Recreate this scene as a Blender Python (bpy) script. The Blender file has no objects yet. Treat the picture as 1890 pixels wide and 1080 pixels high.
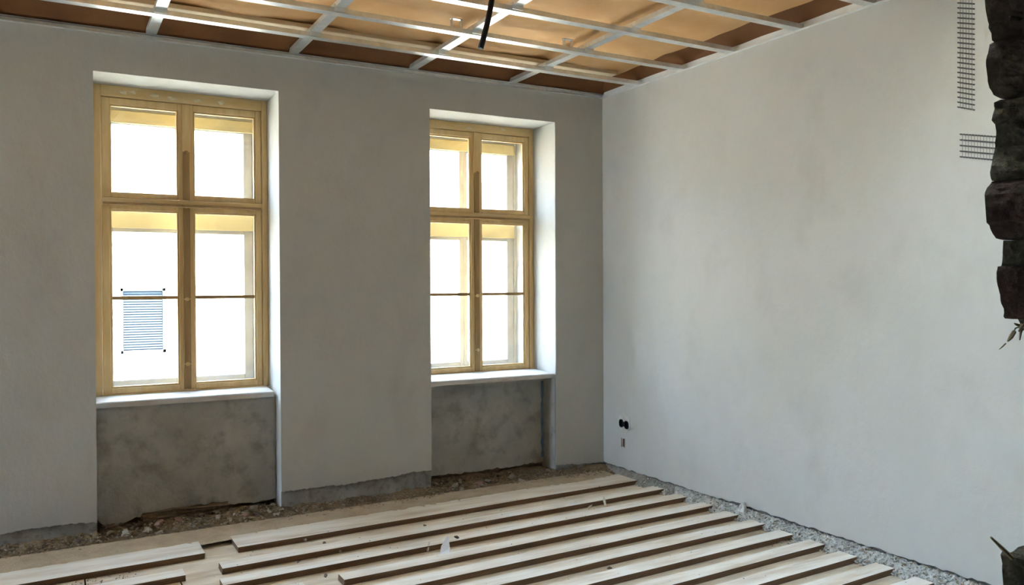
import bpy, bmesh, math, random
from mathutils import Vector, Matrix, noise

# ------------------------------------------------------------------ camera
sc = bpy.context.scene
F_PX, YAW, PITCH, ROLL = 1511.05, 0.508955, -0.008976, -0.004835
CAM = Vector((-3.802, -5.328, 1.455))
FW = Vector((math.sin(YAW)*math.cos(PITCH), math.cos(YAW)*math.cos(PITCH), math.sin(PITCH)))
_r = Vector((math.cos(YAW), -math.sin(YAW), 0)); _u = _r.cross(FW)
RT = math.cos(ROLL)*_r + math.sin(ROLL)*_u
UP = -math.sin(ROLL)*_r + math.cos(ROLL)*_u
cd = bpy.data.cameras.new('camera'); cam = bpy.data.objects.new('camera', cd)
sc.collection.objects.link(cam)
cd.sensor_fit = 'HORIZONTAL'; cd.sensor_width = 36; cd.lens = F_PX*36/1890; cd.clip_start = .02
M3 = Matrix((RT, UP, -FW)).transposed()
cam.matrix_world = Matrix.Translation(CAM) @ M3.to_4x4()
sc.camera = cam

# ------------------------------------------------------------------ world, sun, exposure
w = bpy.data.worlds.new('sky'); sc.world = w; w.use_nodes = True
bg = w.node_tree.nodes['Background']
bg.inputs[0].default_value = (0.53, 0.74, 1.0, 1); bg.inputs[1].default_value = 12.0
sd = bpy.data.lights.new('sun', 'SUN'); sd.energy = 26; sd.angle = 0.01; sd.color = (1, .93, .78)
sun = bpy.data.objects.new('sun', sd); sc.collection.objects.link(sun)
sun.rotation_euler = Vector((-.30, .75, -.85)).to_track_quat('-Z', 'Y').to_euler()
sc.view_settings.view_transform = 'Standard'; sc.view_settings.look = 'None'
sc.view_settings.gamma = 1; sc.view_settings.use_curve_mapping = False
sc.view_settings.exposure = 1.88

OPEN = [(-5.70, -4.645, 2.705), (-3.600, -2.538, 2.710), (-1.487, -0.442, 2.703)]   # window niches
for a, b, zt in OPEN:                                # daylight portals in the window openings
    l = bpy.data.lights.new('daylight_portal', 'AREA'); l.shape = 'RECTANGLE'
    l.size = b-a; l.size_y = zt-.78; l.cycles.is_portal = True
    o = bpy.data.objects.new('daylight_portal', l); sc.collection.objects.link(o)
    o.location = ((a+b)/2, .80, (zt+.78)/2)
    o.rotation_euler = Vector((0, -1, 0)).to_track_quat('-Z', 'Z').to_euler()

XL, YR = -8.0, -8.0           # far ends of the room, left of and behind the picture
LOPEN = [(-.72, -.06)]                # unseen opening added in the left end wall to brighten the room
LZ = (.05, 2.75)
for y0, y1 in LOPEN:
    l = bpy.data.lights.new('daylight_portal', 'AREA'); l.shape = 'RECTANGLE'
    l.size = y1-y0; l.size_y = LZ[1]-LZ[0]; l.cycles.is_portal = True
    o = bpy.data.objects.new('daylight_portal', l); sc.collection.objects.link(o)
    o.location = (XL-.35, (y0+y1)/2, (LZ[0]+LZ[1])/2)
    o.rotation_euler = Vector((1, 0, 0)).to_track_quat('-Z', 'Z').to_euler()

FILLSHAFT = (-2.35, -.95, -4.05, -3.15, 4.60)       # unseen roof shaft added to light floor and right wall: x0 x1 y0 y1 top
l = bpy.data.lights.new('daylight_portal', 'AREA'); l.shape = 'RECTANGLE'; l.size = FILLSHAFT[1]-FILLSHAFT[0]; l.size_y = FILLSHAFT[3]-FILLSHAFT[2]; l.cycles.is_portal = True
o = bpy.data.objects.new('daylight_portal', l); sc.collection.objects.link(o); o.location = ((FILLSHAFT[0]+FILLSHAFT[1])/2, (FILLSHAFT[2]+FILLSHAFT[3])/2, FILLSHAFT[4]+.02)

R = random.Random(7)
H = 2.93

def un(px, py, ax, v):        # pixel ray met with a known plane of the room
    d = FW + RT*((px-945)/F_PX) - UP*((py-540)/F_PX)
    return CAM + d*((v-CAM[ax])/d[ax])

# ------------------------------------------------------------------ helpers
col = sc.collection
def link(o, parent=None):
    col.objects.link(o)
    if parent: o.parent = parent
    return o
def tag(o, label=None, cat=None, group=None, kind=None):
    for k, v in (('label', label), ('category', cat), ('group', group), ('kind', kind)):
        if v: o[k] = v
    return o
def empty(name, loc=(0, 0, 0)):
    o = bpy.data.objects.new(name, None); o.empty_display_size = .1; o.location = loc
    return link(o)
class MB:
    def __init__(s): s.v = []; s.f = []; s.m = []
    def add(s, v, f, mi=0):
        n = len(s.v); s.v += [tuple(p) for p in v]
        for q in f: s.f.append([i+n for i in q]); s.m.append(mi)
        return s
    def box(s, x0, x1, y0, y1, z0, z1, mi=0, mats=None):
        v = [(x, y, z) for z in (z0, z1) for y in (y0, y1) for x in (x0, x1)]
        f = [(0, 2, 3, 1), (4, 5, 7, 6), (0, 1, 5, 4), (2, 6, 7, 3), (0, 4, 6, 2), (1, 3, 7, 5)]  # bottom top front(-y) back(+y) left right
        for i, q in enumerate(f): s.add([], []); 
        n = len(s.v); s.v += v
        for i, q in enumerate(f): s.f.append([k+n for k in q]); s.m.append(mats[i] if mats else mi)
        return s
    def build(s, name, mats, parent=None, smooth=False, bevel=0, origin=None):
        me = bpy.data.meshes.new(name)
        off = Vector(origin) if origin else Vector((0, 0, 0))
        me.from_pydata([tuple(Vector(p)-off) for p in s.v], [], s.f)
        if not isinstance(mats, (list, tuple)): mats = [mats]
        for m in mats: me.materials.append(m)
        me.polygons.foreach_set('material_index', s.m)
        if smooth: me.polygons.foreach_set('use_smooth', [True]*len(me.polygons))
        me.update()
        if bevel:
            bm = bmesh.new(); bm.from_mesh(me)
            bmesh.ops.bevel(bm, geom=bm.edges[:], offset=bevel, segments=1, affect='EDGES')
            bm.to_mesh(me); bm.free()
        o = bpy.data.objects.new(name, me); o.location = off
        return link(o, parent)
def sheet(name, loops, thick, mat_fn, mats, parent=None):
    """flat plate of any outline with holes: loops of 2-D points, extruded, mapped to 3-D by mat_fn"""
    cu = bpy.data.curves.new(name, 'CURVE'); cu.dimensions = '2D'; cu.fill_mode = 'BOTH'; cu.extrude = thick/2
    for lp in loops:
        sp = cu.splines.new('POLY'); sp.points.add(len(lp)-1); sp.use_cyclic_u = True
        for i, (a, b) in enumerate(lp): sp.points[i].co = (a, b, 0, 1)
    t = bpy.data.objects.new('tmp', cu); col.objects.link(t)
    dg = bpy.context.evaluated_depsgraph_get()
    me = bpy.data.meshes.new_from_object(t.evaluated_get(dg)); me.name = name
    bpy.data.objects.remove(t); bpy.data.curves.remove(cu)
    for v in me.vertices: v.co = mat_fn(v.co.x, v.co.y, v.co.z)
    me.materials.clear()
    for m in (mats if isinstance(mats, (list, tuple)) else [mats]): me.materials.append(m)
    bm = bmesh.new(); bm.from_mesh(me)
    bmesh.ops.remove_doubles(bm, verts=bm.verts[:], dist=1e-5)
    bmesh.ops.recalc_face_normals(bm, faces=bm.faces[:]); bm.to_mesh(me); bm.free()
    o = bpy.data.objects.new(name, me)
    return link(o, parent)
def tube(pts, rad, n=8):
    mb = MB(); rings = []
    for i, p in enumerate(pts):
        p = Vector(p); d = (Vector(pts[min(i+1, len(pts)-1)])-Vector(pts[max(i-1, 0)])).normalized()
        a = d.orthogonal().normalized(); b = d.cross(a)
        r = rad[i] if isinstance(rad, (list, tuple)) else rad
        rings.append([p+a*r*math.cos(2*math.pi*k/n)+b*r*math.sin(2*math.pi*k/n) for k in range(n)])
    v = [q for r_ in rings for q in r_]; f = []
    for i in range(len(pts)-1):
        for k in range(n): f.append((i*n+k, i*n+(k+1) % n, (i+1)*n+(k+1) % n, (i+1)*n+k))
    f.append(tuple(range(n))[::-1]); f.append(tuple((len(pts)-1)*n+k for k in range(n)))
    return mb.add(v, f)
def hull_mesh(rnd, name, sx, sy, sz, npts=13):
    bm = bmesh.new()
    for _ in range(npts):
        p = Vector((rnd.gauss(0, 1), rnd.gauss(0, 1), rnd.gauss(0, 1))).normalized()*rnd.uniform(.8, 1.05)
        bm.verts.new((max(-.8, min(.8, p.x))*sx, max(-.8, min(.8, p.y))*sy, max(-.8, min(.8, p.z))*sz))
    bmesh.ops.convex_hull(bm, input=bm.verts[:])
    loose = [v for v in bm.verts if not v.link_faces]
    bmesh.ops.delete(bm, geom=loose, context='VERTS')
    me = bpy.data.meshes.new(name); bm.to_mesh(me); bm.free()
    return me

# ------------------------------------------------------------------ materials
def mat(name, c1, c2=None, scale=4, stretch=(1, 1, 1), rough=.85, metal=0, bump=0, bscale=30, c3=None, s3=60, a3=.5, lo=.35, hi=.65, spec=.3):
    m = bpy.data.materials.new(name); m.use_nodes = True; nt = m.node_tree; N = nt.nodes; L = nt.links
    b = N['Principled BSDF']; b.inputs['Roughness'].default_value = rough; b.inputs['Metallic'].default_value = metal
    b.inputs['Specular IOR Level'].default_value = spec
    b.inputs['Base Color'].default_value = (*c1, 1)
    geo = N.new('ShaderNodeNewGeometry'); mp = N.new('ShaderNodeMapping'); mp.inputs['Scale'].default_value = stretch
    L.new(geo.outputs['Position'], mp.inputs['Vector'])
    def nz(s, det=6, r=.6):
        n = N.new('ShaderNodeTexNoise'); n.inputs['Scale'].default_value = s; n.inputs['Detail'].default_value = det
        n.inputs['Roughness'].default_value = r; L.new(mp.outputs[0], n.inputs['Vector']); return n
    def mr(sock, a, b_, t0=0, t1=1):
        r = N.new('ShaderNodeMapRange'); L.new(sock, r.inputs[0])
        r.inputs[1].default_value = a; r.inputs[2].default_value = b_; r.inputs[3].default_value = t0; r.inputs[4].default_value = t1
        return r.outputs[0]
    def mix(f, a, b_):
        x = N.new('ShaderNodeMix'); x.data_type = 'RGBA'; L.new(f, x.inputs[0])
        for s_, q in ((6, a), (7, b_)):
            if isinstance(q, tuple): x.inputs[s_].default_value = (*q, 1)
            else: L.new(q, x.inputs[s_])
        return x.outputs[2]
    cur = None
    if c2:
        cur = mix(mr(nz(scale).outputs[0], lo, hi), c1, c2)
        if c3: cur = mix(mr(nz(s3, 4).outputs[0], .5, .72, 0, a3), cur, c3)
        L.new(cur, b.inputs['Base Color'])
    if bump:
        bp = N.new('ShaderNodeBump'); bp.inputs['Strength'].default_value = 1; bp.inputs['Distance'].default_value = bump
        L.new(nz(bscale, 8, .65).outputs[0], bp.inputs['Height']); L.new(bp.outputs[0], b.inputs['Normal'])
    return m
PLASTER = mat('lime_plaster', (.53, .51, .46), (.58, .56, .515), 1.6, (1, 1, .7), .9, bump=.005, bscale=9, c3=(.44, .415, .36), s3=3.2, a3=.5)
MORTAR = mat('grey_mortar', (.44, .415, .365), (.31, .29, .25), 6, rough=.95, bump=.012, bscale=25, c3=(.12, .105, .085), s3=30, a3=.6)
CEMENT = mat('cement_render', (.52, .50, .455), (.39, .37, .325), 3.5, rough=.95, bump=.010, bscale=14, c3=(.22, .205, .17), s3=9, a3=.65)
EARTH = mat('loam_rubble', (.30, .21, .115), (.20, .135, .08), 9, rough=1, bump=.02, bscale=40, c3=(.42, .33, .21), s3=35, a3=.6)
DUST = mat('sandy_dust', (.62, .49, .33), (.48, .36, .23), 8, rough=1, bump=.012, bscale=60, c3=(.58, .49, .36), s3=25, a3=.6)
WOODTOP = mat('dusty_board', (.86, .79, .68), (.62, .49, .35), 4, (.45, 3, 3), .85, bump=.004, bscale=40, c3=(.90, .86, .79), s3=7, a3=.7, lo=.42, hi=.72)
WOODLOW = mat('dusty_lower_board', (.82, .70, .53), (.56, .42, .28), 7, (.7, 2.5, 3), .9, bump=.004, bscale=60, c3=(.85, .78, .66), s3=14, a3=.6)
WOODSHADE = mat('raw_shaded_board_edge', (.21, .125, .072), (.14, .08, .045), 8, (.4, 3, 6), .9, bump=.004, bscale=50)  # bare edge wood, with the shade on the plank fronts in its colour
PINE = mat('varnished_pine', (.80, .57, .27), (.68, .45, .19), 6, (3, 3, .35), .5, bump=.001, bscale=40, c3=(.80, .62, .36), s3=9, a3=.5, spec=.4)
PINEH = mat('varnished_pine_rail', (.80, .57, .27), (.68, .45, .19), 6, (.35, 3, 3), .5, bump=.001, bscale=40, c3=(.80, .64, .40), s3=7, a3=.6, spec=.4)
PINEDARK = mat('darkened_pine', (.44, .28, .12), (.34, .20, .08), 7, (3, 3, .4), .5, bump=.001, bscale=40)
WHITEPAINT = mat('old_white_paint', (.50, .50, .49), (.42, .42, .40), 8, rough=.6)
SILL = mat('worn_white_sill', (.72, .69, .66), (.58, .52, .46), 9, (.5, 2, 2), .7, bump=.002, bscale=30, c3=(.42, .30, .24), s3=14, a3=.5)
GALV = mat('galvanised_steel', (.88, .90, .90), (.72, .76, .77), 10, (1, 1, 1), .36, metal=.85, c3=(.5, .54, .56), s3=18, a3=.35, spec=.5)
KRAFT = mat('brown_kraft_paper', (.76, .46, .21), (.68, .38, .155), 2.2, rough=.75, bump=.006, bscale=7, c3=(.80, .53, .28), s3=5, a3=.5)
SHADEKRAFT = mat('shaded_kraft_paper', (.20, .085, .03), (.14, .055, .02), 3, rough=.8, bump=.004, bscale=9)  # shaded copy of the kraft paper for the ceiling edges
LATH = mat('raw_lath', (.88, .72, .52), (.78, .60, .40), 5, (.4, 4, 4), .85)
BLACK = mat('black_plastic', (.012, .011, .012), rough=.5)
NAVY = mat('dark_blue_plastic', (.008, .010, .020), rough=.5)
CONDUIT = mat('black_conduit', (.014, .011, .010), rough=.45)
GYPSUM = mat('white_gypsum', (.66, .63, .55), (.56, .53, .46), 25, rough=.95, bump=.006, bscale=60)
SMEAR = mat('creamy_smear', (.86, .74, .52), (.76, .62, .40), 30, rough=.9)
CLAY = mat('brown_clay_block', (.16, .075, .05), (.11, .05, .035), 20, rough=.9)
WIRE = mat('dull_wire', (.10, .095, .085), rough=.6)
BRICK = mat('old_dark_brick', (.065, .042, .026), (.035, .022, .014), 16, rough=.95, bump=.02, bscale=45, c3=(.15, .12, .07), s3=14, a3=.7)
BRICKRED = mat('old_red_brick', (.060, .030, .020), (.036, .018, .012), 12, rough=.95, bump=.02, bscale=45, c3=(.10, .075, .045), s3=22, a3=.4)
OLDMORTAR = mat('crumbling_mortar', (.16, .135, .08), (.06, .046, .028), 22, rough=1, bump=.025, bscale=50, c3=(.03, .022, .014), s3=16, a3=.7)
GRAVEL = mat('pale_aggregate', (.80, .78, .73), (.58, .56, .51), 22, rough=1, bump=.01, bscale=70, c3=(.20, .185, .16), s3=40, a3=.6)
RUBBLE = mat('rubble_lump', (.46, .38, .28), (.30, .235, .165), 14, rough=1, bump=.01, bscale=60)
RUBBLEDARK = mat('dark_rubble_lump', (.22, .165, .12), (.14, .10, .07), 14, rough=1, bump=.01, bscale=60)
REDRUBBLE = mat('red_brick_lump', (.36, .21, .15), (.26, .15, .11), 14, rough=1, bump=.01, bscale=60)
PAPER = mat('white_paper', (.80, .82, .86), rough=.8)
PALEWOOD = mat('pale_splinter', (.74, .66, .52), (.62, .52, .38), 20, rough=.8)
BLUE = mat('muted_blue', (.10, .20, .34), (.20, .26, .31), 18, (1, 1, .6), .7)
FACADE = mat('pale_house_render', (.80, .75, .64), (.74, .69, .58), 1.0, rough=.9)
STREET = mat('pale_paving', (.70, .63, .50), (.64, .57, .45), 2, rough=.95)
ROOFT = mat('roof_tile', (.42, .22, .15), (.34, .18, .12), 4, rough=.9)
DARKGLASS = mat('house_glass', (.005, .012, .022), rough=.3, spec=.1)
BLIND = mat('pale_blue_blind', (.030, .044, .058), rough=.7)
OUTERWARM = mat('warm_lit_paint', (.64, .57, .35), (.56, .50, .31), 6, rough=.7)  # outer heads and transom: warm light from the ground put into the colour
GALVLIT = mat('lit_zinc', (.88, .88, .86), (.80, .80, .78), 10, rough=.5, metal=.15)  # brighter copy of the steel, window light on the right channel in its colour
STONE = mat('grey_coping', (.16, .18, .20), rough=.9)
STRAW = mat('straw', (.20, .16, .09), rough=.9)
GREYWALL = mat('raw_grey_wall', (.20, .185, .165), (.16, .145, .125), 3, rough=.95, bump=.01, bscale=15)
# window glass: thin and dusty; both the mirror share and the dust film grow towards grazing angles
GLASS = bpy.data.materials.new('window_glass'); GLASS.use_nodes = True
nt = GLASS.node_tree; N = nt.nodes; L = nt.links; N.clear()
out = N.new('ShaderNodeOutputMaterial'); tr = N.new('ShaderNodeBsdfTransparent'); gl = N.new('ShaderNodeBsdfGlossy')
gl.inputs['Roughness'].default_value = .02
geo = N.new('ShaderNodeNewGeometry'); dt = N.new('ShaderNodeVectorMath'); dt.operation = 'DOT_PRODUCT'
L.new(geo.outputs['Normal'], dt.inputs[0]); L.new(geo.outputs['Incoming'], dt.inputs[1])
def mth(op, a, b=None):
    n = N.new('ShaderNodeMath'); n.operation = op
    for i, q in enumerate((a, b)):
        if q is None: continue
        if isinstance(q, (int, float)): n.inputs[i].default_value = q
        else: L.new(q, n.inputs[i])
    return n.outputs[0]
c_ = mth('MAXIMUM', mth('ABSOLUTE', dt.outputs['Value']), .05)
fres = mth('ADD', mth('MULTIPLY', mth('POWER', mth('SUBTRACT', 1.0, c_), 5.0), .96), .04)
film = mth('POWER', .915, mth('DIVIDE', 1.0, c_))
L.new(film, tr.inputs[0])
mx = N.new('ShaderNodeMixShader'); L.new(fres, mx.inputs[0])
L.new(tr.outputs[0], mx.inputs[1]); L.new(gl.outputs[0], mx.inputs[2]); L.new(mx.outputs[0], out.inputs[0])

def jag(pts, step, amp, rnd):
    """break a polyline into a crumbling edge"""
    o = []
    for (a, b), (c, d) in zip(pts, pts[1:]):
        n = max(1, int(abs(c-a)/step))
        for i in range(n):
            t = i/n; o.append((a+(c-a)*t+(rnd.uniform(-.3, .3)*step if i else 0), b+(d-b)*t+rnd.uniform(-amp, amp)))
    return o+[pts[-1]]

# ------------------------------------------------------------------ walls
ZT = 3.30
def piers():
    xs = [XL]+[q for a, b, _ in OPEN for q in (a, b)]+[.30]
    return list(zip(xs[0::2], xs[1::2]))
mb = MB()
for a, b in piers():
    mb.box(a, b, .012, .75, -1.2, ZT, mats=[0, 0, 0, 2, 1, 1])
for a, b, zt in OPEN:
    mb.box(a, b, .012, .75, zt, ZT, mats=[1, 0, 0, 2, 0, 0])
    mb.box(a, b, .22, .75, -1.2, .70, mats=[0, 0, 3, 2, 0, 0])
wall = tag(mb.build('wall_window', [MORTAR, PLASTER, FACADE, EARTH]), 'plastered window wall with two deep niches and raw mortar base', kind='structure')
# lime plaster coat in front, crumbling along its bottom edge
def zedge(x):
    P = [(XL, .09), (-4.07, .092), (-3.92, .101), (-3.76, .099), (-3.60, .085), (-2.53, .128), (-2.25, .130), (-1.88, .130), (-1.64, .150), (-1.487, .150), (-.44, .062), (0, .044)]
    for (a, b), (c, d) in zip(P, P[1:]):
        if a <= x <= c: return b+(d-b)*(x-a)/(c-a)
    return .09
rj = random.Random(3)
lp = []
for i, (a, b) in enumerate(piers()):
    b = min(b, 0)
    xs = [a+(b-a)*k/90 for k in range(91)]
    e = [(x, zedge(x)+(.008*noise.noise((x*31, i, 0))+rj.uniform(-.004, .004) if 0 < k < 90 else 0)+.012*noise.noise((x*4, i, 0))) for k, x in enumerate(xs)]
    lp += e
    if i < 3:
        a2, b2, zt = OPEN[i]; lp += [(a2, zt), (b2, zt)]
lp += [(0, ZT), (XL, ZT)]
sheet('plaster_coat', [lp], .014, lambda x, y, z: (x, .007+z, y), PLASTER, wall)
# cement parapets under the windows, broken away at the foot
par = [(0, .14, [(-5.7, .06), (-5.2, .07), (-4.645, .05)]),
       (1, .14, [(-3.600, .075), (-3.57, .038), (-3.49, .013), (-3.417, .041), (-3.342, .05), (-3.234, .068), (-3.045, .076), (-2.915, .085), (-2.899, .045), (-2.782, .055), (-2.681, .041), (-2.538, .058)]),
       (2, .18, [(-1.487, .062), (-1.165, .056), (-.937, .059), (-.652, .058), (-.442, .07)])]
for i, yf, e in par:
    a, b, zt = OPEN[i]
    ed = jag(e, .025, .009, rj)
    ed[0] = (a+.002, ed[0][1]); ed[-1] = (b-.004, ed[-1][1])
    top = jag([(b-.004, .738), (a+.002, .738)], .06, .006 if i == 1 else .002, rj)
    o = sheet('parapet_render', [ed+top], .05, lambda x, y, z, yf=yf: (x, yf+.025+z, y), CEMENT, wall)
MB().box(-.4465, -.4425, .016, .179, .0, .733).build('niche_cheek', CEMENT, wall)
# narrow irregular blue strip in the corner of the right niche
mb = MB(); fx = -.462
pts = [(fx+.006*noise.noise((0, 0, k*.9)), .70-k*.030) for k in range(21)]
vs, fs = [], []
for k, (x, z) in enumerate(pts):
    wd = .011+.007*noise.noise((3, 1, k*.7))
    vs += [(x-wd, .1775, z), (x+wd, .1775, z), (x-wd, .1795, z), (x+wd, .1795, z)]
    if k: n = 4*k; fs += [(n, n+1, n-3, n-4), (n+2, n-2, n-1, n+3), (n, n-4, n-2, n+2), (n+1, n+3, n-1, n-3)]
mb.add(vs, fs); s = mb.build('blue_strip', BLUE, wall); s['label'] = 'narrow muted blue strip in niche corner'

# right wall: grey base, plaster coat with holes for the socket boxes
mb = MB(); mb.box(.020, .30, YR, .012, -1.2, ZT)
wr = tag(mb.build('wall_right', [GREYWALL]), 'pale plastered side wall with rough crumbling foot', kind='structure')
def ell(cy, cz, ry, rz, n=16, p=2.6):
    o = []
    for k in range(n):
        t = 2*math.pi*k/n; c, s_ = math.cos(t), math.sin(t)
        o.append((cy+ry*math.copysign(abs(c)**(2/p), c), cz+rz*math.copysign(abs(s_)**(2/p), s_)))
    return o
HOLES = [(-.236, .387, .026, .029), (-.301, .383, .027, .029)]
SLOT = (-.272, -.238, .207, .271)
edge = jag([(0, .044), (-.6, .045), (-1.25, .044), (-1.45, .052), (-1.9, .046), (-2.6, .044), (-3.4, .046), (-4.3, .045), (YR, .045)], .03, .006, rj)
lp = [edge+[(YR, ZT), (0, ZT)]]+[ell(*h) for h in HOLES]+[[(SLOT[0], SLOT[2]), (SLOT[1], SLOT[2]), (SLOT[1], SLOT[3]), (SLOT[0], SLOT[3])]]
sheet('plaster_coat', lp, .020, lambda x, y, z: (.010+z, x, y), PLASTER, wr)
# unfilled bays to the left and behind the camera
mb = MB(); ye = [YR-.3]+[q for p in sorted(LOPEN) for q in p]+[.75]
for a, b in zip(ye[0::2], ye[1::2]): mb.box(XL-.3, XL, a, b, -1.2, ZT)
for a, b in LOPEN: mb.box(XL-.3, XL, a, b, LZ[1], ZT); mb.box(XL-.3, XL, a, b, -1.2, LZ[0])
tag(mb.build('wall_left', [GREYWALL]), 'plain plastered end wall', kind='structure')
tag(MB().box(XL-.3, .30, YR-.3, YR, -1.2, ZT).build('wall_far_rear', [GREYWALL]), 'raw grey wall behind the camera', kind='structure')
x0, x1, y0, y1, zs_ = FILLSHAFT
mb = MB().box(XL-.3, .35, YR-.3, y0, ZT, ZT+.25).box(XL-.3, .35, y1, .80, ZT, ZT+.25).box(XL-.3, x0, y0, y1, ZT, ZT+.25).box(x1, .35, y0, y1, ZT, ZT+.25)
tag(mb.build('ceiling_slab', [GREYWALL]), 'solid floor slab above the paper ceiling', kind='structure')
mb = MB().box(x0-.15, x1+.15, y0-.15, y0, ZT+.25, zs_).box(x0-.15, x1+.15, y1, y1+.15, ZT+.25, zs_).box(x0-.15, x0, y0, y1, ZT+.25, zs_).box(x1, x1+.15, y0, y1, ZT+.25, zs_)
tag(mb.build('ceiling_fill_shaft', [FACADE]), 'pale added light shaft over the breach', kind='structure')

# ------------------------------------------------------------------ floor and planks
floor = tag(MB().box(XL, .02, YR, .22, -.30, -.062).build('floor', [EARTH]), 'board floor of overlapping dusty planks on loam fill', kind='structure')
SK = .046                                       # the planks lie a little out of square
FRONT = [-.475, -.778, -1.026, -1.278, -1.523, -1.746, -1.976, -2.196, -2.419, -2.637]
ENDX = [-.038, -.038, -.030, -.034, -.055, -.057, -.070, -.067, -.086, -.071]
while FRONT[-1] > -4.6:
    FRONT.append(FRONT[-1]-.226-R.uniform(-.006, .006)); ENDX.append(-.075+R.uniform(-.02, .02))
def plank(x0, x1, yb, yf, z0, z1, mats, rnd, wob=.004):
    """sawn board with slightly wavy long edges, dusty top and bare sides darkened for shade"""
    mb = MB(); n = max(2, int((x1-x0)/.12)); v = []; f = []; m = []
    s0 = rnd.uniform(0, 50)
    for i in range(n+1):
        x = x0+(x1-x0)*i/n; dy = SK*x
        wf = wob*noise.noise((x*2.2, s0, 0)); wb = wob*noise.noise((x*2.2, s0+9, 0)); wz = .0025*noise.noise((x*1.3, s0+20, 0))
        ex = rnd.uniform(-.003, .003) if i in (0, n) else 0
        v += [(x+ex, yf+dy+wf, z0), (x, yf+dy+wf, z1+wz), (x, yb+dy+wb, z1+wz), (x+ex, yb+dy+wb, z0)]
        if i:
            k = 4*i
            f += [(k-4, k, k+1, k-3), (k-3, k+1, k+2, k-2), (k-2, k+2, k+3, k-1), (k-1, k+3, k, k-4)]; m += [1, 0, 1, 1]
    f += [(0, 1, 2, 3), (4*n+3, 4*n+2, 4*n+1, 4*n)]; m += [1, 1]
    mb.v = v; mb.f = f; mb.m = m
    return mb.build('plank', mats, floor)
rp = random.Random(11)
JOINT = {0: (-3.10, -2.925), 1: (-3.24, -3.06), 2: (-3.30, -3.10), 3: (-2.75, -2.565)}
for i, yf in enumerate(FRONT):
    wu = .235 if i == 0 else .105+rp.uniform(-.008, .012)
    xe = ENDX[i]
    j = JOINT.get(i, (-3.6+rp.uniform(-.5, .3),)*2)
    ja, jb = j[0], j[1]
    if ja == jb: ja -= .04
    plank(jb, xe, yf+wu, yf, -.030, 0, [WOODTOP, WOODSHADE], rp)
    plank(XL+.02, ja, yf+wu, yf+(.0 if i != 3 else .006), -.030, -.001 if i != 3 else -.003, [WOODTOP, WOODSHADE], rp)
for i in range(-1, len(FRONT)-1):
    yb = (FRONT[i] if i >= 0 else .0)+.016; yf = FRONT[i+1]+.006
    if i < 0: yb = .02
    xj = -3.4+rp.uniform(-.3, .5)
    xe = ENDX[i+1]+.015
    plank(XL+.02, xj-.004, yb, yf, -.061, -.031, [WOODLOW, WOODSHADE], rp, .003)
    plank(xj+.004, xe, yb, yf, -.061, -.031, [WOODLOW, WOODSHADE], rp, .003)

# ------------------------------------------------------------------ crumbled material along the walls
def inside_niche(x):
    return any(a+.02 < x < b-.02 for a, b, _ in OPEN)
mb = MB(); nx, ny = 620, 26
v = []; f = []
for i in range(nx+1):
    x = XL+(-.005-XL)*i/nx
    ins = inside_niche(x)
    nz_ = noise.noise((x*1.7, 4, 0))
    front = -.17+SK*x*.6+.035*nz_+.03*noise.noise((x*6, 1, 0))
    if x > -.5: front = -.20
    back = .205 if ins else .011
    hb = (.036 if ins else .030)+.016*noise.noise((x*4, 8, 0))
    if -3.6 < x < -3.28: hb = .004
    for j in range(ny+1):
        t = j/ny; y = back+(front-back)*t
        h = -.004+hb*(1-t)**1.3+(.020*noise.noise((x*16, y*16, 2))+.011*noise.noise((x*45, y*45, 3)))*(1-t)**.6
        if t > .97: h = -.034
        v.append((x, y, max(h, -.034)))
for i in range(nx):
    for j in range(ny):
        a = i*(ny+1)+j; f.append((a, a+1, a+ny+2, a+ny+1))
bed = MB().add(v, f).build('loam_bed', [EARTH], floor)
tag(bed, 'brown crumbled loam fill along the window wall', kind='stuff')
# fine sand drifted over the first boards
mb = MB(); v = []; f = []; nx, ny = 300, 14
for i in range(nx+1):
    x = XL+(-.08-XL)*i/nx
    y0 = -.10+SK*x*.5; y1 = -.30+SK*x+.04*noise.noise((x*2.3, 6, 1))+.02*noise.noise((x*9, 6, 1))
    for j in range(ny+1):
        t = j/ny; y = y0+(y1-y0)*t
        v.append((x, y, .010*(1-t)+.0035*noise.noise((x*25, y*25, 7))-.0035*t))
for i in range(nx):
    for j in range(ny):
        a = i*(ny+1)+j; f.append((a, a+1, a+ny+2, a+ny+1))
tag(MB().add(v, f).build('sand_drift', [DUST], smooth=True), 'ochre sand drifted over the board beside the window wall', 'sand', kind='stuff')
# rough aggregate foot of the right wall
v = []; f = []; ny, nx = 760, 12
for i in range(ny+1):
    y = -.02+(-4.4+.02)*i/ny
    wid = .055+.045*min(1, max(0, -y/2.6))+.018*noise.noise((y*7, 2, 0))
    for j in range(nx+1):
        t = j/nx; x = .019-(wid+.019)*t
        rough = .3+.7*min(1, max(0, (-y-.2)/1.2))
        z = .034-.062*t**1.2+rough*(.018*noise.noise((x*40, y*40, 5))+.012*noise.noise((x*95, y*95, 6)))
        if x > 0: z = min(z, .034)
        v.append((x, y, max(z, -.055)))
for i in range(ny):
    for j in range(nx):
        a = i*(nx+1)+j; f.append((a, a+nx+1, a+nx+2, a+1))
mb = MB().add(v, f); mb.m = [1 if v[q[0]][1]+.25*noise.noise(Vector(v[q[0]])*9) > -.80 else 0 for q in f]
tag(mb.build('aggregate_strip', [GRAVEL, MORTAR], wr), 'rough pale aggregate foot', kind='stuff')
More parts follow.
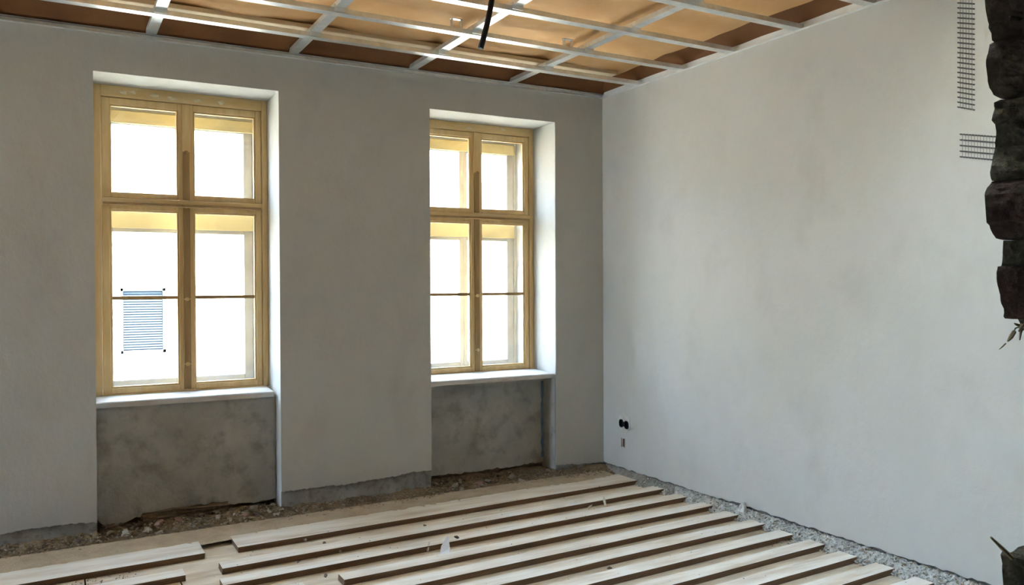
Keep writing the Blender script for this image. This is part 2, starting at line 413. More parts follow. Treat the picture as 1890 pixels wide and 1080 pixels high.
# small loose grains as one joined mesh each
def grains(name, mats, spots, label, cat, rnd, parent=None):
    shapes = [hull_mesh(rnd, 'g', 1, 1, .8, 8) for _ in range(6)]
    tv = [[tuple(q.co) for q in s_.vertices] for s_ in shapes]; tf = [[tuple(p.vertices) for p in s_.polygons] for s_ in shapes]
    mb = MB()
    for (x, y, z, r_) in spots:
        k = rnd.randrange(6); a = rnd.uniform(0, 6.28); c, s_ = math.cos(a), math.sin(a)
        sx = r_*rnd.uniform(.7, 1.5)
        mb.add([(x+(p[0]*c*sx-p[1]*s_*r_), y+(p[0]*s_*sx+p[1]*c*r_), z+p[2]*r_*.8) for p in tv[k]], tf[k], rnd.randrange(len(mats)))
    for s_ in shapes: bpy.data.meshes.remove(s_)
    return tag(mb.build(name, mats, parent), label, None if parent else cat, kind='stuff')
rg = random.Random(5)
sp = []
for _ in range(2600):
    y = -.5-3.7*rg.random()**.8; wid = .06+.045*min(1, -y/2.6); t = rg.random()
    x = -wid*1.1*t-.002; sp.append((x, y, .030-.060*t+.004, rg.uniform(.004, .011)*(.5+.5*min(1, -y/1.3))))
for _ in range(120):
    sp.append((-.10-abs(rg.gauss(0, .10)), -2.0+rg.gauss(0, .07)-.02, -.026, rg.uniform(.003, .008)))
grains('loose_aggregate', [GRAVEL, GRAVEL, RUBBLE], sp, 'pale pebbles crumbling from the wall foot', 'gravel', rg, wr)
sp = []
for _ in range(4200):
    x = rg.uniform(-5.5, -.03); ins = inside_niche(x); t = rg.random()**1.3
    back = .13 if ins else -.005
    y = back-t*(.30 if ins else .19)+SK*x*.3*t
    sp.append((x, y, .030*(1-t)*(1 if ins else .8)+.002, rg.uniform(.003, .011)))
for _ in range(200):
    x = -4.15+rg.random()**1.6*.7; sp.append((x, -.70+SK*(x+4)*.5+rg.gauss(0, .04), -.027, rg.uniform(.003, .007)))
grains('loose_grit', [RUBBLE, RUBBLEDARK, RUBBLE, EARTH], sp, 'brown grit and crumbs of the loam fill', 'grit', rg, floor)
sp = []
for _ in range(420):
    x = rg.uniform(-4.0, -.2); y = rg.uniform(-3.0, -.45)+SK*x; 
    k = [(yf+SK*x) for yf in FRONT]
    up_ = any(q < y < q+.10 for q in k)
    sp.append((x, y, .002 if up_ else -.029, rg.uniform(.002, .0055)))
grains('floor_crumbs', [RUBBLE, RUBBLEDARK, GRAVEL], sp, 'tiny crumbs strewn over the floor planks', 'grit', rg)
# larger lumps: one thing each
lump_meshes = {}
for k, m_ in (('pale', RUBBLE), ('dark', RUBBLEDARK), ('red', REDRUBBLE), ('gravel', GRAVEL)):
    lump_meshes[k] = []
    for q in range(5):
        me = hull_mesh(rg, 'rubble_lump', .05, .038, .03, 12); me.materials.append(m_); lump_meshes[k].append(me)
NICHE = {1: ['below hollow end of the set-back sill', 'below the middle of the set-back sill', 'below pier end of the set-back sill'], 2: ['below pier end of the flush sill', 'below the middle of the flush sill', 'below corner end of the flush sill']}
def lump(k, x, y, z, s_, label, group):
    o = bpy.data.objects.new('rubble_lump', rg.choice(lump_meshes[k])); o.location = (x, y, z); o.scale = (s_, s_*rg.uniform(.7, 1), s_*rg.uniform(.6, .9))
    o.rotation_euler = (rg.uniform(-.3, .3), rg.uniform(-.3, .3), rg.uniform(0, 6.28)); link(o)
    return tag(o, label, 'rubble', group)
PLACED = []
for wi, side in ((1, 'wide left-hand'), (2, 'right-hand')):
    a, b, _ = OPEN[wi]; nm = 'blind-facing' if wi == 1 else 'corner-side'
    for q in range(30 if wi == 1 else 20):
        t = rg.random(); k = rg.choice(['pale', 'pale', 'dark', 'red'])
        x = rg.uniform(a+.03, b-.03)
        if wi == 1 and q < 20: x = rg.choice([rg.uniform(-3.55, -3.25), rg.uniform(-2.95, -2.56)])
        sz = rg.uniform(.45, 1.15)
        for _ in range(60):                                   # no two lumps inside one another
            if all(math.hypot(x-p, t*.22-q2) > .046*(sz+r2) for p, q2, r2 in PLACED): break
            x = rg.uniform(a+.03, b-.03); t = rg.random(); sz = rg.uniform(.45, .95)
        PLACED.append((x, t*.22, sz)); u = (x-a)/(b-a)
        lab = '%s %s lying on the crumbs %s' % ('big' if sz > .95 else 'middling' if sz > .7 else 'small', {'pale': 'pale mortar lump', 'dark': 'dark earthy lump', 'red': 'reddish brick chunk'}[k], NICHE[wi][0 if u < .33 else 1 if u < .67 else 2])
        lump(k, x, .10-.22*t, .034-.032*t, sz, lab, '%s lumps below the %s window' % (k, nm))
for x, s_ in ((-4.02, .6), (-3.95, .45), (-3.86, .8), (-3.78, .5), (-3.70, .7), (-3.66, .9), (-4.06, .8)):
    lump('dark', x, -.05-rg.random()*.05, .012, s_, '%s dark lump at the foot of the pier beyond the set-back sill' % ('big' if s_ > .75 else 'middling' if s_ > .55 else 'small'), 'lumps at the left pier foot')
for x, s_ in ((-2.49, .7), (-2.40, .5), (-2.30, .6), (-2.16, .5), (-2.03, .7), (-1.90, .4), (-1.80, .6), (-1.66, .5), (-1.53, .8), (-.38, .5), (-.25, .4), (-.12, .6)):
    k = 'dark' if rg.random() < .6 else 'pale'
    lump(k, x, -.045-rg.random()*.05, .010, s_, '%s %s mortar lump at the foot of %s' % ('middling' if s_ > .55 else 'small', k, 'the pier between the windows' if x < -1.4 else 'the wall in the room corner'), 'lumps at the middle pier foot' if x < -1.4 else 'lumps in the room corner')
# upright flake of mortar leaning on the right wall
mb = MB(); 
prof = [(-.062, -.058), (-.050, -.005), (-.036, .022), (-.024, .055), (-.004, .075), (.014, .060), (.020, .020), (.040, -.010), (.055, -.056)]
fl = sheet('mortar_flake', [prof], .022, lambda x, y, z: (-.045+z+.018*noise.noise((x*30, y*30, 1))+(y+.03)*.25, -1.53+x, y), GRAVEL)
tag(fl, 'upright pointed mortar flake leaning against foot of right wall', 'mortar flake')
# brown loam block left standing in the left niche foot
bm = bmesh.new(); bmesh.ops.create_cube(bm, size=1)
bmesh.ops.subdivide_edges(bm, edges=bm.edges[:], cuts=7, use_grid_fill=True)
for q in bm.verts:
    n_ = noise.noise_vector(q.co*5)*.035
    q.co = Vector((q.co.x*.50, q.co.y*.10, q.co.z*.095))+Vector((n_.x*.6, n_.y, n_.z*.5))
me = bpy.data.meshes.new('loam_block'); bm.to_mesh(me); bm.free(); me.materials.append(EARTH)
o = bpy.data.objects.new('loam_block', me); o.location = (-3.10, .150, .026); link(o)
tag(o, 'flat brown loam block lodged under broken render of left niche', 'rubble')

# ------------------------------------------------------------------ windows
def make_window(n, a, b, zt):
    w = empty('window_%d' % n, ((a+b)/2, .33, .78)); tag(w, kind='structure')
    ox, oy, oz = w.location
    def B(name, mat_, boxes, parent=w, bevel=.003):
        mb = MB()
        for q in boxes: mb.box(*q)
        v = mb.v
        px = Vector((ox, oy, oz))
        mb.v = [tuple(Vector(p)-px) for p in v]
        o = mb.build(name, mat_, None, bevel=bevel); o.parent = parent
        return o
    xm = (a+b)/2+.015
    gl0, gl1, gr0, gr1 = a+.100, xm-.046, xm+.046, b-.076
    zs, z1, z2, z3 = .78, 1.940, 2.040, 2.595
    zc = 1.386
    fy0, fy1 = .332, .42
    B('jamb', PINE, [(a, a+.052, fy0, fy1, zs, zt)]); B('jamb', PINE, [(b-.036, b, fy0, fy1, zs, zt)])
    B('head', PINEH, [(a+.052, b-.036, fy0, fy1, 2.640, zt)])
    B('bottom_rail', PINEH, [(a+.052, b-.036, fy0, fy1, zs-.03, zs+.004)])
    t = B('transom', PINEH, [(a+.052, b-.036, .326, fy1, 1.972, 2.012)])
    B('transom_moulding', PINEDARK, [(a+.06, b-.045, .314, .326, 1.968, 1.984)], t, .002)  # moulding coloured dark for the shadow line under the transom
    def sash(x0, x1, za, zb, gx0, gx1, ga, gb, bar):
        # stiles and rails round the glass, with a stepped glazing bead
        s_ = B('sash', PINE, [(x0, gx0, .345, .385, za, zb), (gx1, x1, .345, .385, za, zb), (gx0, gx1, .345, .385, za, ga), (gx0, gx1, .345, .385, gb, zb)])
        e = .010
        B('glazing_bead', PINEDARK if False else PINE, [(gx0, gx0+e, .355, .378, ga, gb), (gx1-e, gx1, .355, .378, ga, gb), (gx0+e, gx1-e, .355, .378, ga, ga+e), (gx0+e, gx1-e, .355, .378, gb-e, gb)], s_, .003)
        zz = [ga+e, gb-e]
        if bar:
            B('glazing_bar', PINEDARK, [(gx0+e, gx1-e, .352, .380, zc-.011, zc+.011)], s_)
            zz = [ga+e, zc-.011, zc+.011, gb-e]
        for k in range(0, len(zz), 2):
            B('pane', GLASS, [(gx0+e, gx1-e, .366, .368, zz[k], zz[k+1])], s_, 0)
        return s_
    L0, R1 = a+.055, b-.039
    for x0, x1, g0, g1 in ((L0, xm-.002, gl0, gl1), (xm+.002, R1, gr0, gr1)):
        sash(x0, x1, 2.015, 2.637, g0, g1, z2, z3, False)
        sash(x0, x1, zs+.007, 1.969, g0, g1, .822, z1, True)
    # cover strips and latches on the meeting stiles
    B('cover_strip', PINEDARK, [(xm-.021, xm+.021, .333, .345, zs+.01, 1.966)])
    B('cover_strip', PINEDARK, [(xm-.021, xm+.021, .333, .345, 2.017, 2.320)])
    B('cover_strip', PINE, [(xm-.026, xm+.026, .329, .345, 2.326, 2.634)])
    for z in (1.375, .955, 2.322):
        B('latch', PINE if z < 2 else PINEDARK, [(xm-.010, xm+.010, .318, .334, z-.012, z+.012), (xm-.022, xm+.022, .326, .331, z-.004, z+.004)])
    # box casing between inner and outer window
    wp = WHITEPAINT
    B('casing', wp, [(a-.0, a+.035, .42, .56, zs, zt-.03), (b-.030, b+0, .42, .56, zs, zt-.03), (a+.035, b-.030, .42, .56, zs-.03, zs+.015)], bevel=.002)
    B('casing_head', OUTERWARM, [(a+.035, b-.030, .42, .56, zt-.075, zt-.03)])
    # outer window
    oa, ob, oz0, oz1, ot0, ot1 = a+.125, b-.110, .845, 2.515, 1.815, 1.96
    B('outer_frame', wp, [(a, a+.06, .56, .64, zs-.03, zt), (b-.05, b, .56, .64, zs-.03, zt), (a+.06, b-.05, .56, .64, 2.60, zt), (a+.06, b-.05, .56, .64, zs-.03, .80)])
    B('outer_transom', OUTERWARM, [(a+.06, b-.05, .555, .64, 1.84, 1.945)])
    B('outer_head', OUTERWARM, [(a+.06, b-.05, .545, .56, 2.52, 2.60)])
    for x0, x1, g0, g1 in ((a+.06, xm, oa, xm-.035), (xm, b-.05, xm+.035, ob)):
        for za, zb, ga, gb in ((1.93, 2.60, ot1, oz1), (.80, 1.86, oz0, ot0)):
            s_ = B('outer_sash', PINE if za > 1.5 and False else wp, [(x0, g0, .575, .615, za, zb), (g1, x1, .575, .615, za, zb), (g0, g1, .575, .615, za, ga), (g0, g1, .575, .615, gb, zb)])
            B('outer_pane', GLASS, [(g0, g1, .594, .596, ga, gb)], s_, 0)
    return w
w1 = make_window(1, *OPEN[1]); w2 = make_window(2, *OPEN[2]); w3 = make_window(3, *OPEN[0])
w1['label'] = 'pine box window facing the blinds, thick sill set back'; w2['label'] = 'pine box window beside the room corner, sill flush with wall'
w3['label'] = 'added unseen pine box window further along the wall'  # third window is out of view, added for more daylight
for w_, xs_ in ((w1, (-3.42, -3.36, -3.24, -3.13, -2.98, -2.84)), (w2, (-1.02, -.72))):
    for x in xs_:
        me = hull_mesh(R, 'plaster_smear', R.uniform(.022, .042), .006, R.uniform(.014, .022), 14); me.materials.append(SMEAR)
        o = bpy.data.objects.new('plaster_smear', me); link(o, w_); o.location = Vector((x, .331, 2.672+R.uniform(-.01, .008)))-Vector(w_.location)
def sill(w, x0, x1, y0, y1, z0, z1, rnd):
    px = Vector(w.location); mb = MB(); v = []; f = []; n = 16
    for i in range(n+1):
        x = x0+(x1-x0)*i/n; j = .004*noise.noise((x*6, y0*9, 1)); k = .003*noise.noise((x*5, 7, y0))
        v += [(x, y0+j, z0+k), (x, y0+j, z1-.006), (x, y0+j+.006, z1), (x, y1, z1+.012), (x, y1, z0)]
        if i:
            b_ = 5*i
            for q in range(5): f.append((b_-5+q, b_+q, b_+(q+1) % 5, b_-5+(q+1) % 5))
    f += [(0, 1, 2, 3, 4), tuple(5*n+q for q in (4, 3, 2, 1, 0))]
    mb.add([tuple(Vector(p)-px) for p in v], f)
    o = mb.build('window_sill', SILL, None); o.parent = w; return o
sill(w1, -3.597, -2.556, .118, .331, .732, .766, R)['label'] = 'chipped white sill board'
sill(w2, -1.485, -.446, .018, .331, .738, .772, R)['label'] = 'worn white sill board'
sill(w3, -5.697, -4.65, .118, .331, .732, .766, R)

# ------------------------------------------------------------------ ceiling: paper, lath, metal grid
def zk(x, y):
    bx_ = ((x+.82) % .82)/.82; z = 3.045+.020*noise.noise((x*1.4, y*1.4, 0))+.010*noise.noise((x*5, y*5, 3))
    z -= .022*math.sin(math.pi*bx_)                       # the paper sags between its battens
    return z
xs = [XL+(-.10-XL)*i/190 for i in range(191)]
ys = [-3.08+(3.08-.31)*j/90 for j in range(91)]
v = [(x, y, zk(x, y)) for x in xs for y in ys]; f = []
m_ = len(ys)
for i in range(len(xs)-1):
    for j in range(m_-1): a = i*m_+j; f.append((a, a+1, a+m_+1, a+m_))
ce = tag(MB().add(v, f).build('ceiling', [KRAFT], smooth=True), 'brown kraft paper ceiling sagging above a metal grid', kind='structure')
# paper folded down to the wall channels, edge shade put into its colour
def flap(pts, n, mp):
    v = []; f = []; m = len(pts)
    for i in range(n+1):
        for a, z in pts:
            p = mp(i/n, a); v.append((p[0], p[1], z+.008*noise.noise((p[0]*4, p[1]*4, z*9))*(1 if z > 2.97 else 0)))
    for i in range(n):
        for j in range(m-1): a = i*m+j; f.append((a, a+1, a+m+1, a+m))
    o = MB().add(v, f).build('shaded_edge_paper', SHADEKRAFT, ce, smooth=True); o['label'] = 'brown edge paper with shade in its colour'; return o
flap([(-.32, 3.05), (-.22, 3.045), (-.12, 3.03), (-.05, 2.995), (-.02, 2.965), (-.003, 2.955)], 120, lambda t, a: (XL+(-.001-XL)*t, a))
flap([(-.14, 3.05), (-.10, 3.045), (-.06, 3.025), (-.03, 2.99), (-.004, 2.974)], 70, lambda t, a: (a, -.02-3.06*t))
o = MB().box(XL+.02, -.18, -.445, -.352, 2.998, 3.026).build('batten', LATH, ce, bevel=.003); o['label'] = 'pale raw wooden batten'

grid = empty('ceiling_frame', (0, 0, H)); tag(grid, 'galvanised metal ceiling grid of crossing channels under brown paper', 'ceiling frame')
def channel(name, length, axis, pos, wdt=.058, hgt=.027, t=.0022, lip=.006):
    # upward open C profile
    p = [(-wdt/2, 0), (wdt/2, 0), (wdt/2, hgt), (wdt/2-lip, hgt), (wdt/2-lip, hgt-t), (wdt/2-t, hgt-t), (wdt/2-t, t), (-wdt/2+t, t), (-wdt/2+t, hgt-t), (-wdt/2+lip, hgt-t), (-wdt/2+lip, hgt), (-wdt/2, hgt)]
    n = len(p); v = []
    for s_ in (0, length):
        for a, b in p: v.append((s_, a, b) if axis == 'x' else (a, s_, b))
    fs = [tuple(range(n)), tuple(range(2*n-1, n-1, -1))]+[(k, k+n, (k+1) % n+n, (k+1) % n) for k in range(n)]
    o = MB().add(v, fs).build(name, GALV, None); 
    bm = bmesh.new(); bm.from_mesh(o.data); bmesh.ops.recalc_face_normals(bm, faces=bm.faces[:]); bm.to_mesh(o.data); bm.free()
    o.parent = grid; o.location = Vector(pos)-Vector(grid.location)
    return o
MAINY = [-.500, -.985, -1.465, -2.00, -2.48, -2.98]
CROSSX = [-.825, -1.620, -2.445, -3.290, -4.11, -4.93, -5.75]
for y in MAINY:
    o = channel('main_runner', -.004-XL-.03, 'x', (XL+.03, y, H)); o.rotation_euler.z = .006
    o.location.y -= .006*(-XL)*.5
for x in CROSSX:
    channel('cross_runner', 3.00, 'y', (x, -3.02, H+.0275))
def gb(name, boxes, mat_=GALV):
    mb = MB()
    for q in boxes: mb.box(*q)
    o = mb.build(name, mat_, None); o.parent = grid; o.location = -Vector(grid.location); return o
# wall channels: web against the wall, flanges into the room
gb('wall_channel', [(XL+.01, -.001, -.003, .0, H-.002, H+.028), (XL+.01, -.001, -.030, -.003, H-.002, H), (XL+.01, -.001, -.030, -.003, H+.026, H+.028)])
gb('wall_channel', [(-.003, 0, -3.06, -.001, H-.002, H+.045), (-.028, -.003, -3.06, -.001, H-.002, H)], GALVLIT)
for x in CROSSX[:5]:
    for y in MAINY[:5]:
        yy = y-.006*(-x)*0
        gb('cross_connector', [(x-.033, x+.033, yy-.034, yy-.0305, H+.004, H+.040), (x-.033, x+.033, yy+.0305, yy+.034, H+.004, H+.040)])
def hanger(x, y, wd, hgt, one=False):
    bs = [(x-wd/2, x-wd/2+.005, y-.012, y+.012, H+.006, H+hgt), (x+wd/2-.005, x+wd/2, y-.012, y+.012, H+.006, H+hgt), (x-wd/2-.004, x+wd/2+.004, y-.012, y+.012, H+hgt, H+hgt+.004)]
    gb('hanger', bs)
hanger(-1.741, -.985, .066, .078); hanger(-.968, -.985, .060, .070); hanger(-.83, -1.99, .06, .07)
hanger(-2.60, -1.465, .06, .075); hanger(-3.4, -.985, .06, .075)

# conduit dangling from the ceiling
p0 = Vector((-2.205, -2.2, 2.467)); p1 = Vector((-2.153, -2.2, 2.683))
pts = [p0+(p1-p0)*t+Vector((.006*math.sin(t*2.5), 0, 0)) for t in (0, .2, .4, .6, .8, 1, 1.3, 1.7, 2.1, 2.5)]
o = tube([tuple(q) for q in pts], .0125, 12).build('cable_conduit', CONDUIT, smooth=False)
for p_ in o.data.polygons: p_.use_smooth = len(p_.vertices) == 4
tag(o, 'black cable conduit dangling through the ceiling grid', 'conduit')

# ------------------------------------------------------------------ sockets and mesh on the right wall
def socket(cy, cz, ry, rz, m_):
    n = 20; v = []; f = []
    lay = [(1.10, -.004), (.90, -.004), (.88, .017)]
    for s_, x in lay:
        v += [(x, cy+(q[0]-cy)*s_, cz+(q[1]-cz)*s_) for q in ell(cy, cz, ry, rz, n)]
    v += [(0.0005, q[0]+(q[0]-cy)*.1, q[1]+(q[1]-cz)*.1) for q in ell(cy, cz, ry, rz, n)]
    for r_ in range(2):
        for k in range(n): f.append((r_*n+k, r_*n+(k+1) % n, (r_+1)*n+(k+1) % n, (r_+1)*n+k))
    for k in range(n): f.append((3*n+k, 3*n+(k+1) % n, (k+1) % n, k))
    f.append(tuple(2*n+k for k in range(n)))
    return v, f
sb = empty('socket_box', (0, -.27, .385)); tag(sb, 'empty black double socket box set in white gypsum', 'socket')
for i, h in enumerate(HOLES):
    v, f = socket(*h, None); o = MB().add([tuple(Vector(q)-Vector(sb.location)) for q in v], f).build('box_cup', (BLACK, NAVY)[i], None); o.parent = sb
o = MB().box(-.006, -.001, -.012, .012, -.018, .018).build('bridge', BLACK, None); o.parent = sb; 
# gypsum smear round the boxes, fan shaped
ol = []
for k in range(40):
    t = 2*math.pi*k/40
    r_ = .060+.012*noise.noise((math.cos(t)*2.5, math.sin(t)*2.5, 3))+(.030*max(0, math.sin(t))**3)*(1+math.sin(9*t))*.6
    ol.append((-.270+1.35*r_*math.cos(t), .386+r_*math.sin(t)*1.05))
o = sheet('gypsum_patch', [ol]+[ell(h[0], h[1], h[2]*1.12, h[3]*1.12) for h in HOLES], .003, lambda x, y, z: (-.0016+z, x, y), GYPSUM)
o.parent = sb; o.location = -Vector(sb.location)
s2 = MB()
y0, y1, z0, z1 = SLOT
s2.box(.012, .019, y0, y1, z0, z1).box(-.002, .0, y0-.004, y0, z0-.004, z1+.004).box(-.002, .0, y1, y1+.004, z0-.004, z1+.004)
o = s2.build('wall_slot', CLAY); tag(o, 'narrow brown slot chased into plaster below the socket box', 'wall slot')

def lath(name, rows, cols, label, tilt):
    """strip of fine wire mesh showing through the plaster: each cross wire a part"""
    t = empty(name, (0, cols[0], rows[0])); tag(t, label, 'wire mesh'); base = Vector(t.location)
    for i, z in enumerate(rows):
        mb = MB(); n = len(cols)-1; sl = -.030
        for k in range(n):
            ya, yb = cols[k], cols[k+1]; d = (yb-ya)
            ya2, yb2 = ya+d*.16, yb-d*.16
            za = z+(-(ya-cols[0]))*0; 
            mb.box(-.0035, .0005, min(ya2, yb2), max(ya2, yb2), z-.0036, z+.0036)
        mb.box(-.0018, .0005, cols[-1], cols[0], z-.0010, z+.0010)
        mb.v = [(p[0]-base.x, p[1]-base.y, p[2]-base.z+tilt*(p[1]-cols[0])) for p in mb.v]
        mb.build('wire', WIRE, t)
    for y in cols[1:-1]:
        mb = MB().box(-.0015, .0005, y-.0004, y+.0004, rows[-1], rows[0]); mb.v = [(p[0]-base.x, p[1]-base.y, p[2]-base.z+tilt*(p[1]-cols[0])) for p in mb.v]; mb.build('tie_wire', WIRE, t)
    return t
lath('mesh_strip', [2.898-.0238*k for k in range(26)], [-2.925-.0145*k for k in range(7)], 'upright strip of dark wire mesh showing through wall plaster', .36)
lath('mesh_strip', [2.170-.0270*k for k in range(5)], [-2.937-.0145*k for k in range(15)], 'short level strip of dark wire mesh below the upright strip', .23)

# ------------------------------------------------------------------ broken rear wall the picture is taken through
YB = -4.30
def eb(px, py): p = un(px, py, 1, YB); return (p.x, p.z)
rear = tag(MB().box(-1.60, .012, YB-.28, YB, -.05, ZT).build('wall_rear', [OLDMORTAR]), 'broken dark brick wall edge of the breach', kind='structure')
rb = random.Random(21)
def stone(chain, mats, seed, depth=.26, name='brick', rough=.010):
    """one broken brick: silhouette chain on the room side, ragged end face going back towards the near side"""
    c = [eb(*q) for q in chain]; d = []
    for (a, b), (e, g) in zip(c, c[1:]):
        n = max(1, int(math.hypot(e-a, g-b)/.006))
        for i in range(n): d.append((a+(e-a)*i/n, b+(g-b)*i/n))
    d.append(c[-1]); n = len(d); NR = 18; v = []; f = []
    xr = -1.62
    for r_ in range(NR+1):
        t = r_/NR; y = YB-depth*t
        for k, (x, z) in enumerate(d):
            p = Vector((x*18, y*18, z*18+seed*7))
            dx = (abs(noise.noise(p))*.9+.6*abs(noise.noise(p*3))+.35*abs(noise.noise(p*8)))*rough*2.8*min(1, t*5)
            edge_ = min(1, min(k, n-1-k)/3)
            dx += (1-edge_)*.004*(t > 0)
            v.append((x+dx, y+(.004*noise.noise(p*2) if r_ in (0, NR) else 0), z+(.004*noise.noise(p*1.7+Vector((5, 0, 0))) if 0 < t else 0)))
    for r_ in range(NR):
        for k in range(n-1): a = r_*n+k; f.append((a, a+1, a+n+1, a+n))
    b0 = len(v)
    for r_ in (0, NR):
        y = YB-depth*r_/NR
        v += [(xr, y, d[0][1]), (xr, y, d[-1][1])]
    f.append(tuple(range(n))[::-1]+(b0, b0+1)); f.append(tuple(NR*n+k for k in range(n))+(b0+3, b0+2))
    f.append((b0, b0+2)+tuple(r_*n for r_ in range(NR, -1, -1))); f.append((b0+1,)+tuple(r_*n+n-1 for r_ in range(NR+1))+(b0+3,))
    f.append((b0, b0+1, b0+3, b0+2))
    o = MB().add(v, f).build(name, mats, rear)
    bm = bmesh.new(); bm.from_mesh(o.data); bmesh.ops.recalc_face_normals(bm, faces=bm.faces[:]); bm.to_mesh(o.data); bm.free()
    return o
stone([(1814, -90), (1812, -60), (1815, -20), (1817, 0), (1820, 22), (1825, 45), (1823, 52), (1828, 62), (1831, 74), (1836, 79)], BRICK, 1)
stone([(1834, 78), (1827, 82), (1824, 92), (1822, 104), (1821, 120), (1822, 150), (1825, 163), (1833, 175), (1846, 182)], BRICK, 2)
stone([(1846, 184), (1836, 189), (1837, 200), (1831, 212), (1830, 222), (1836, 230), (1837, 248), (1838, 270), (1834, 290), (1828, 306), (1827, 318), (1831, 334)], OLDMORTAR, 3, name='mortar_joint')
stone([(1831, 335), (1823, 345), (1818, 360), (1818, 400), (1820, 411), (1827, 416), (1832, 432), (1837, 440), (1851, 443)], BRICKRED, 4, rough=.006)
stone([(1852, 444), (1852, 470), (1850, 491)], OLDMORTAR, 5, name='mortar_joint')
stone([(1850, 491), (1839, 492), (1838, 503), (1842, 525), (1847, 550), (1852, 570), (1851, 584), (1854, 588)], BRICKRED, 6, rough=.006)
stone([(1878, 588), (1882, 596), (1886, 605), (1896, 616), (1910, 640)], OLDMORTAR, 7, name='mortar_joint')
stone([(1925, 640), (1915, 700), (1930, 745)], BRICK, 8)
stone([(1940, 745), (1928, 800), (1935, 850)], BRICK, 9)
stone([(1930, 850), (1922, 900), (1925, 950), (1915, 1012)], BRICK, 10)
stone([(1880, 1010), (1866, 1020), (1850, 1017), (1846, 1024), (1850, 1040), (1851, 1085), (1853, 1120)], OLDMORTAR, 11, rough=.012)
for k in range(9):
    ya = 1120+k*95; xx = 1850+rb.uniform(-25, 5)
    stone([(xx+8, ya), (xx, ya+8), (xx-3, ya+45), (xx+4, ya+88), (xx+9, ya+94)], rb.choice([BRICK, BRICKRED]), 30+k)
for k in range(9):
    yb_ = -90-k*105; xx = 1806+rb.uniform(-14, 8)
    stone([(xx+9, yb_-103), (xx, yb_-95), (xx-3, yb_-50), (xx+3, yb_-8), (xx+9, yb_)], rb.choice([BRICK, BRICKRED]), 50+k)
# splinter and straw sticking out of the masonry
a = un(1829, 992, 1, YB-.02); b = un(1868, 1030, 1, YB-.02)
o = tube([tuple(a), tuple(a+(b-a)*.5), tuple(b)], [.0022, .0042, .005], 6).build('wood_splinter', STRAW)
tag(o, 'thin grey splinter poking up from the broken masonry stub', 'splinter')
for k, (q0, q1, q2, rr) in enumerate([((1893, 596), (1884, 612), (1882, 628), .0030), ((1893, 600), (1874, 606), (1865, 628), .0016), ((1872, 612), (1866, 622), (1860, 630), .0045), ((1856, 634), (1850, 640), (1844, 645), .0015), ((1893, 603), (1878, 600), (1872, 597), .0030), ((1893, 606), (1886, 600), (1880, 612), .0035)]):
    pts = [tuple(un(*q, 1, YB-.03-.012*k)) for q in (q0, q1, q2)]
    o = tube(pts, [rr, rr, rr*.4], 5).build('straw_fibre', STRAW, rear)

# ------------------------------------------------------------------ scraps on the boards
c = Vector((-1.93, -1.165, -.0285))
mb = MB()
v = [(-.040, -.050, .003), (.012, -.062, .003), (.036, -.02, .020), (.052, .035, .066), (.046, .040, .068), (-.006, .005, .030), (-.002, -.03, .010)]
v2 = [(x, y, z+.0015) for x, y, z in v]; n = len(v)
f = [(0, 1, 6), (1, 2, 6), (2, 5, 6), (2, 3, 4), (2, 4, 5), (0, 6, 5)]
ff = f+[tuple(i+n for i in q)[::-1] for q in f]
mb.add([tuple(c+Vector(p)) for p in v+v2], ff)
tag(mb.build('paper_scrap', [PAPER]), 'crumpled bluish white paper scrap lying on the planks', 'paper')
def splinter(p0, p1, rad, name, mat_, label, cat):
    o = tube([p0, tuple((Vector(p0)+Vector(p1))/2+Vector((0, 0, .002))), p1], [rad, rad*1.1, rad*.6], 5).build(name, mat_); return tag(o, label, cat)
splinter((-2.005, -1.13, -.024), (-1.975, -1.085, .012), .006, 'wood_splinter', PALEWOOD, 'pale wood splinter propped on a plank edge near the paper scrap', 'splinter')
splinter((-.600, -.86, -.024), (-.575, -.80, .020), .008, 'wood_splinter', PALEWOOD, 'stubby pale splinter standing against a plank near the corner', 'splinter')
splinter((-.745, -.86, -.024), (-.690, -.83, -.014), .006, 'wood_splinter', PALEWOOD, 'small pale splinter lying flat beside the stubby upright one', 'splinter')
chips = [((598, 1004), 'dark'), ((552, 1038), 'dark'), ((563, 998), 'pale'), ((628, 1018), 'pale'), ((598, 1052), 'pale'), ((601, 1064), 'dark'), ((784, 970), 'dark'), ((843, 993), 'dark'), ((1288, 903), 'dark'), ((1125, 1050), 'dark'), ((137, 1062), 'pale'), ((1035, 963), 'pale')]
for (px, py), k in chips:
    p = un(px, py, 2, -.024)
    zz = -.024
    for yf in FRONT:
        q = un(px, py, 2, .004)
        if yf+SK*q.x < q.y < yf+SK*q.x+.105: p = q; zz = .004
    o = lump(k, p.x, p.y, zz+.004, .42, 'tiny %s lump lying loose on the planks' % k, '%s lumps on the planks' % k)

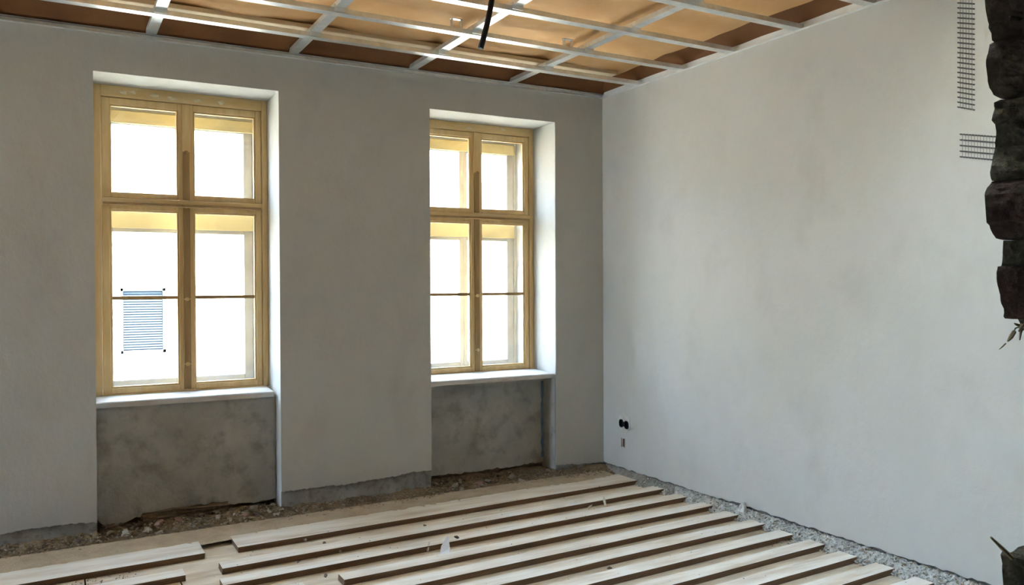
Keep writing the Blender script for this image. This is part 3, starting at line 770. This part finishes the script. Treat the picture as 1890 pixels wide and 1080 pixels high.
# ------------------------------------------------------------------ outside: street and the house across it
tag(MB().box(-60, 60, -60, 60, -1.6, -1.5).build('street_ground', [STREET]), 'sunlit pale street outside the windows', kind='structure')
YF = 14.0
house = empty('neighbour_house', (-2, YF, -1.5)); tag(house, 'sunlit pale house across the street with a blind-covered window', 'house')
hb = Vector(house.location)
def hp(name, boxes, mat_, parent=house):
    mb = MB()
    for q in boxes: mb.box(*q)
    mb.v = [tuple(Vector(p)-hb) for p in mb.v]
    o = mb.build(name, mat_, None); o.parent = parent; return o
wx0, wx1, wz0, wz1 = -2.59, -1.68, .02, 1.43
X0, X1, ZE = -13, 17, 3.55
hp('wall', [(X0, wx0, YF, YF+.4, -1.5, ZE), (wx1, X1, YF, YF+.4, -1.5, ZE), (wx0, wx1, YF, YF+.4, -1.5, wz0), (wx0, wx1, YF, YF+.4, wz1, ZE), (X0, X1, YF+.4, YF+8, -1.5, ZE)], FACADE)
wn = hp('window', [(wx0, wx0+.06, YF+.12, YF+.2, wz0, wz1), (wx1-.06, wx1, YF+.12, YF+.2, wz0, wz1), (wx0, wx1, YF+.12, YF+.2, wz1-.06, wz1), (wx0, wx1, YF+.12, YF+.2, wz0, wz0+.06)], STONE)
hp('pane', [(wx0+.06, wx1-.06, YF+.17, YF+.18, wz0+.06, wz1-.06)], DARKGLASS, wn)
for k in range(24):
    z = wz0+.085+k*.0545
    hp('blind_slat', [(wx0+.07, wx1-.07, YF+.145, YF+.162, z, z+.034)], BLIND, wn)
hp('sill', [(wx0-.05, wx1+.05, YF-.06, YF+.12, wz0-.05, wz0)], FACADE)
mb = MB(); mb.add([tuple(Vector(p)-hb) for p in [(X0-.3, YF-.4, ZE), (X1+.3, YF-.4, ZE), (X1+.3, YF+4.2, ZE+1.2), (X0-.3, YF+4.2, ZE+1.2), (X0-.3, YF+8.4, ZE), (X1+.3, YF+8.4, ZE)]], [(0, 1, 2, 3), (3, 2, 5, 4), (0, 3, 4), (1, 5, 2), (0, 4, 5, 1)])
o = mb.build('roof', ROOFT, None); o.parent = house
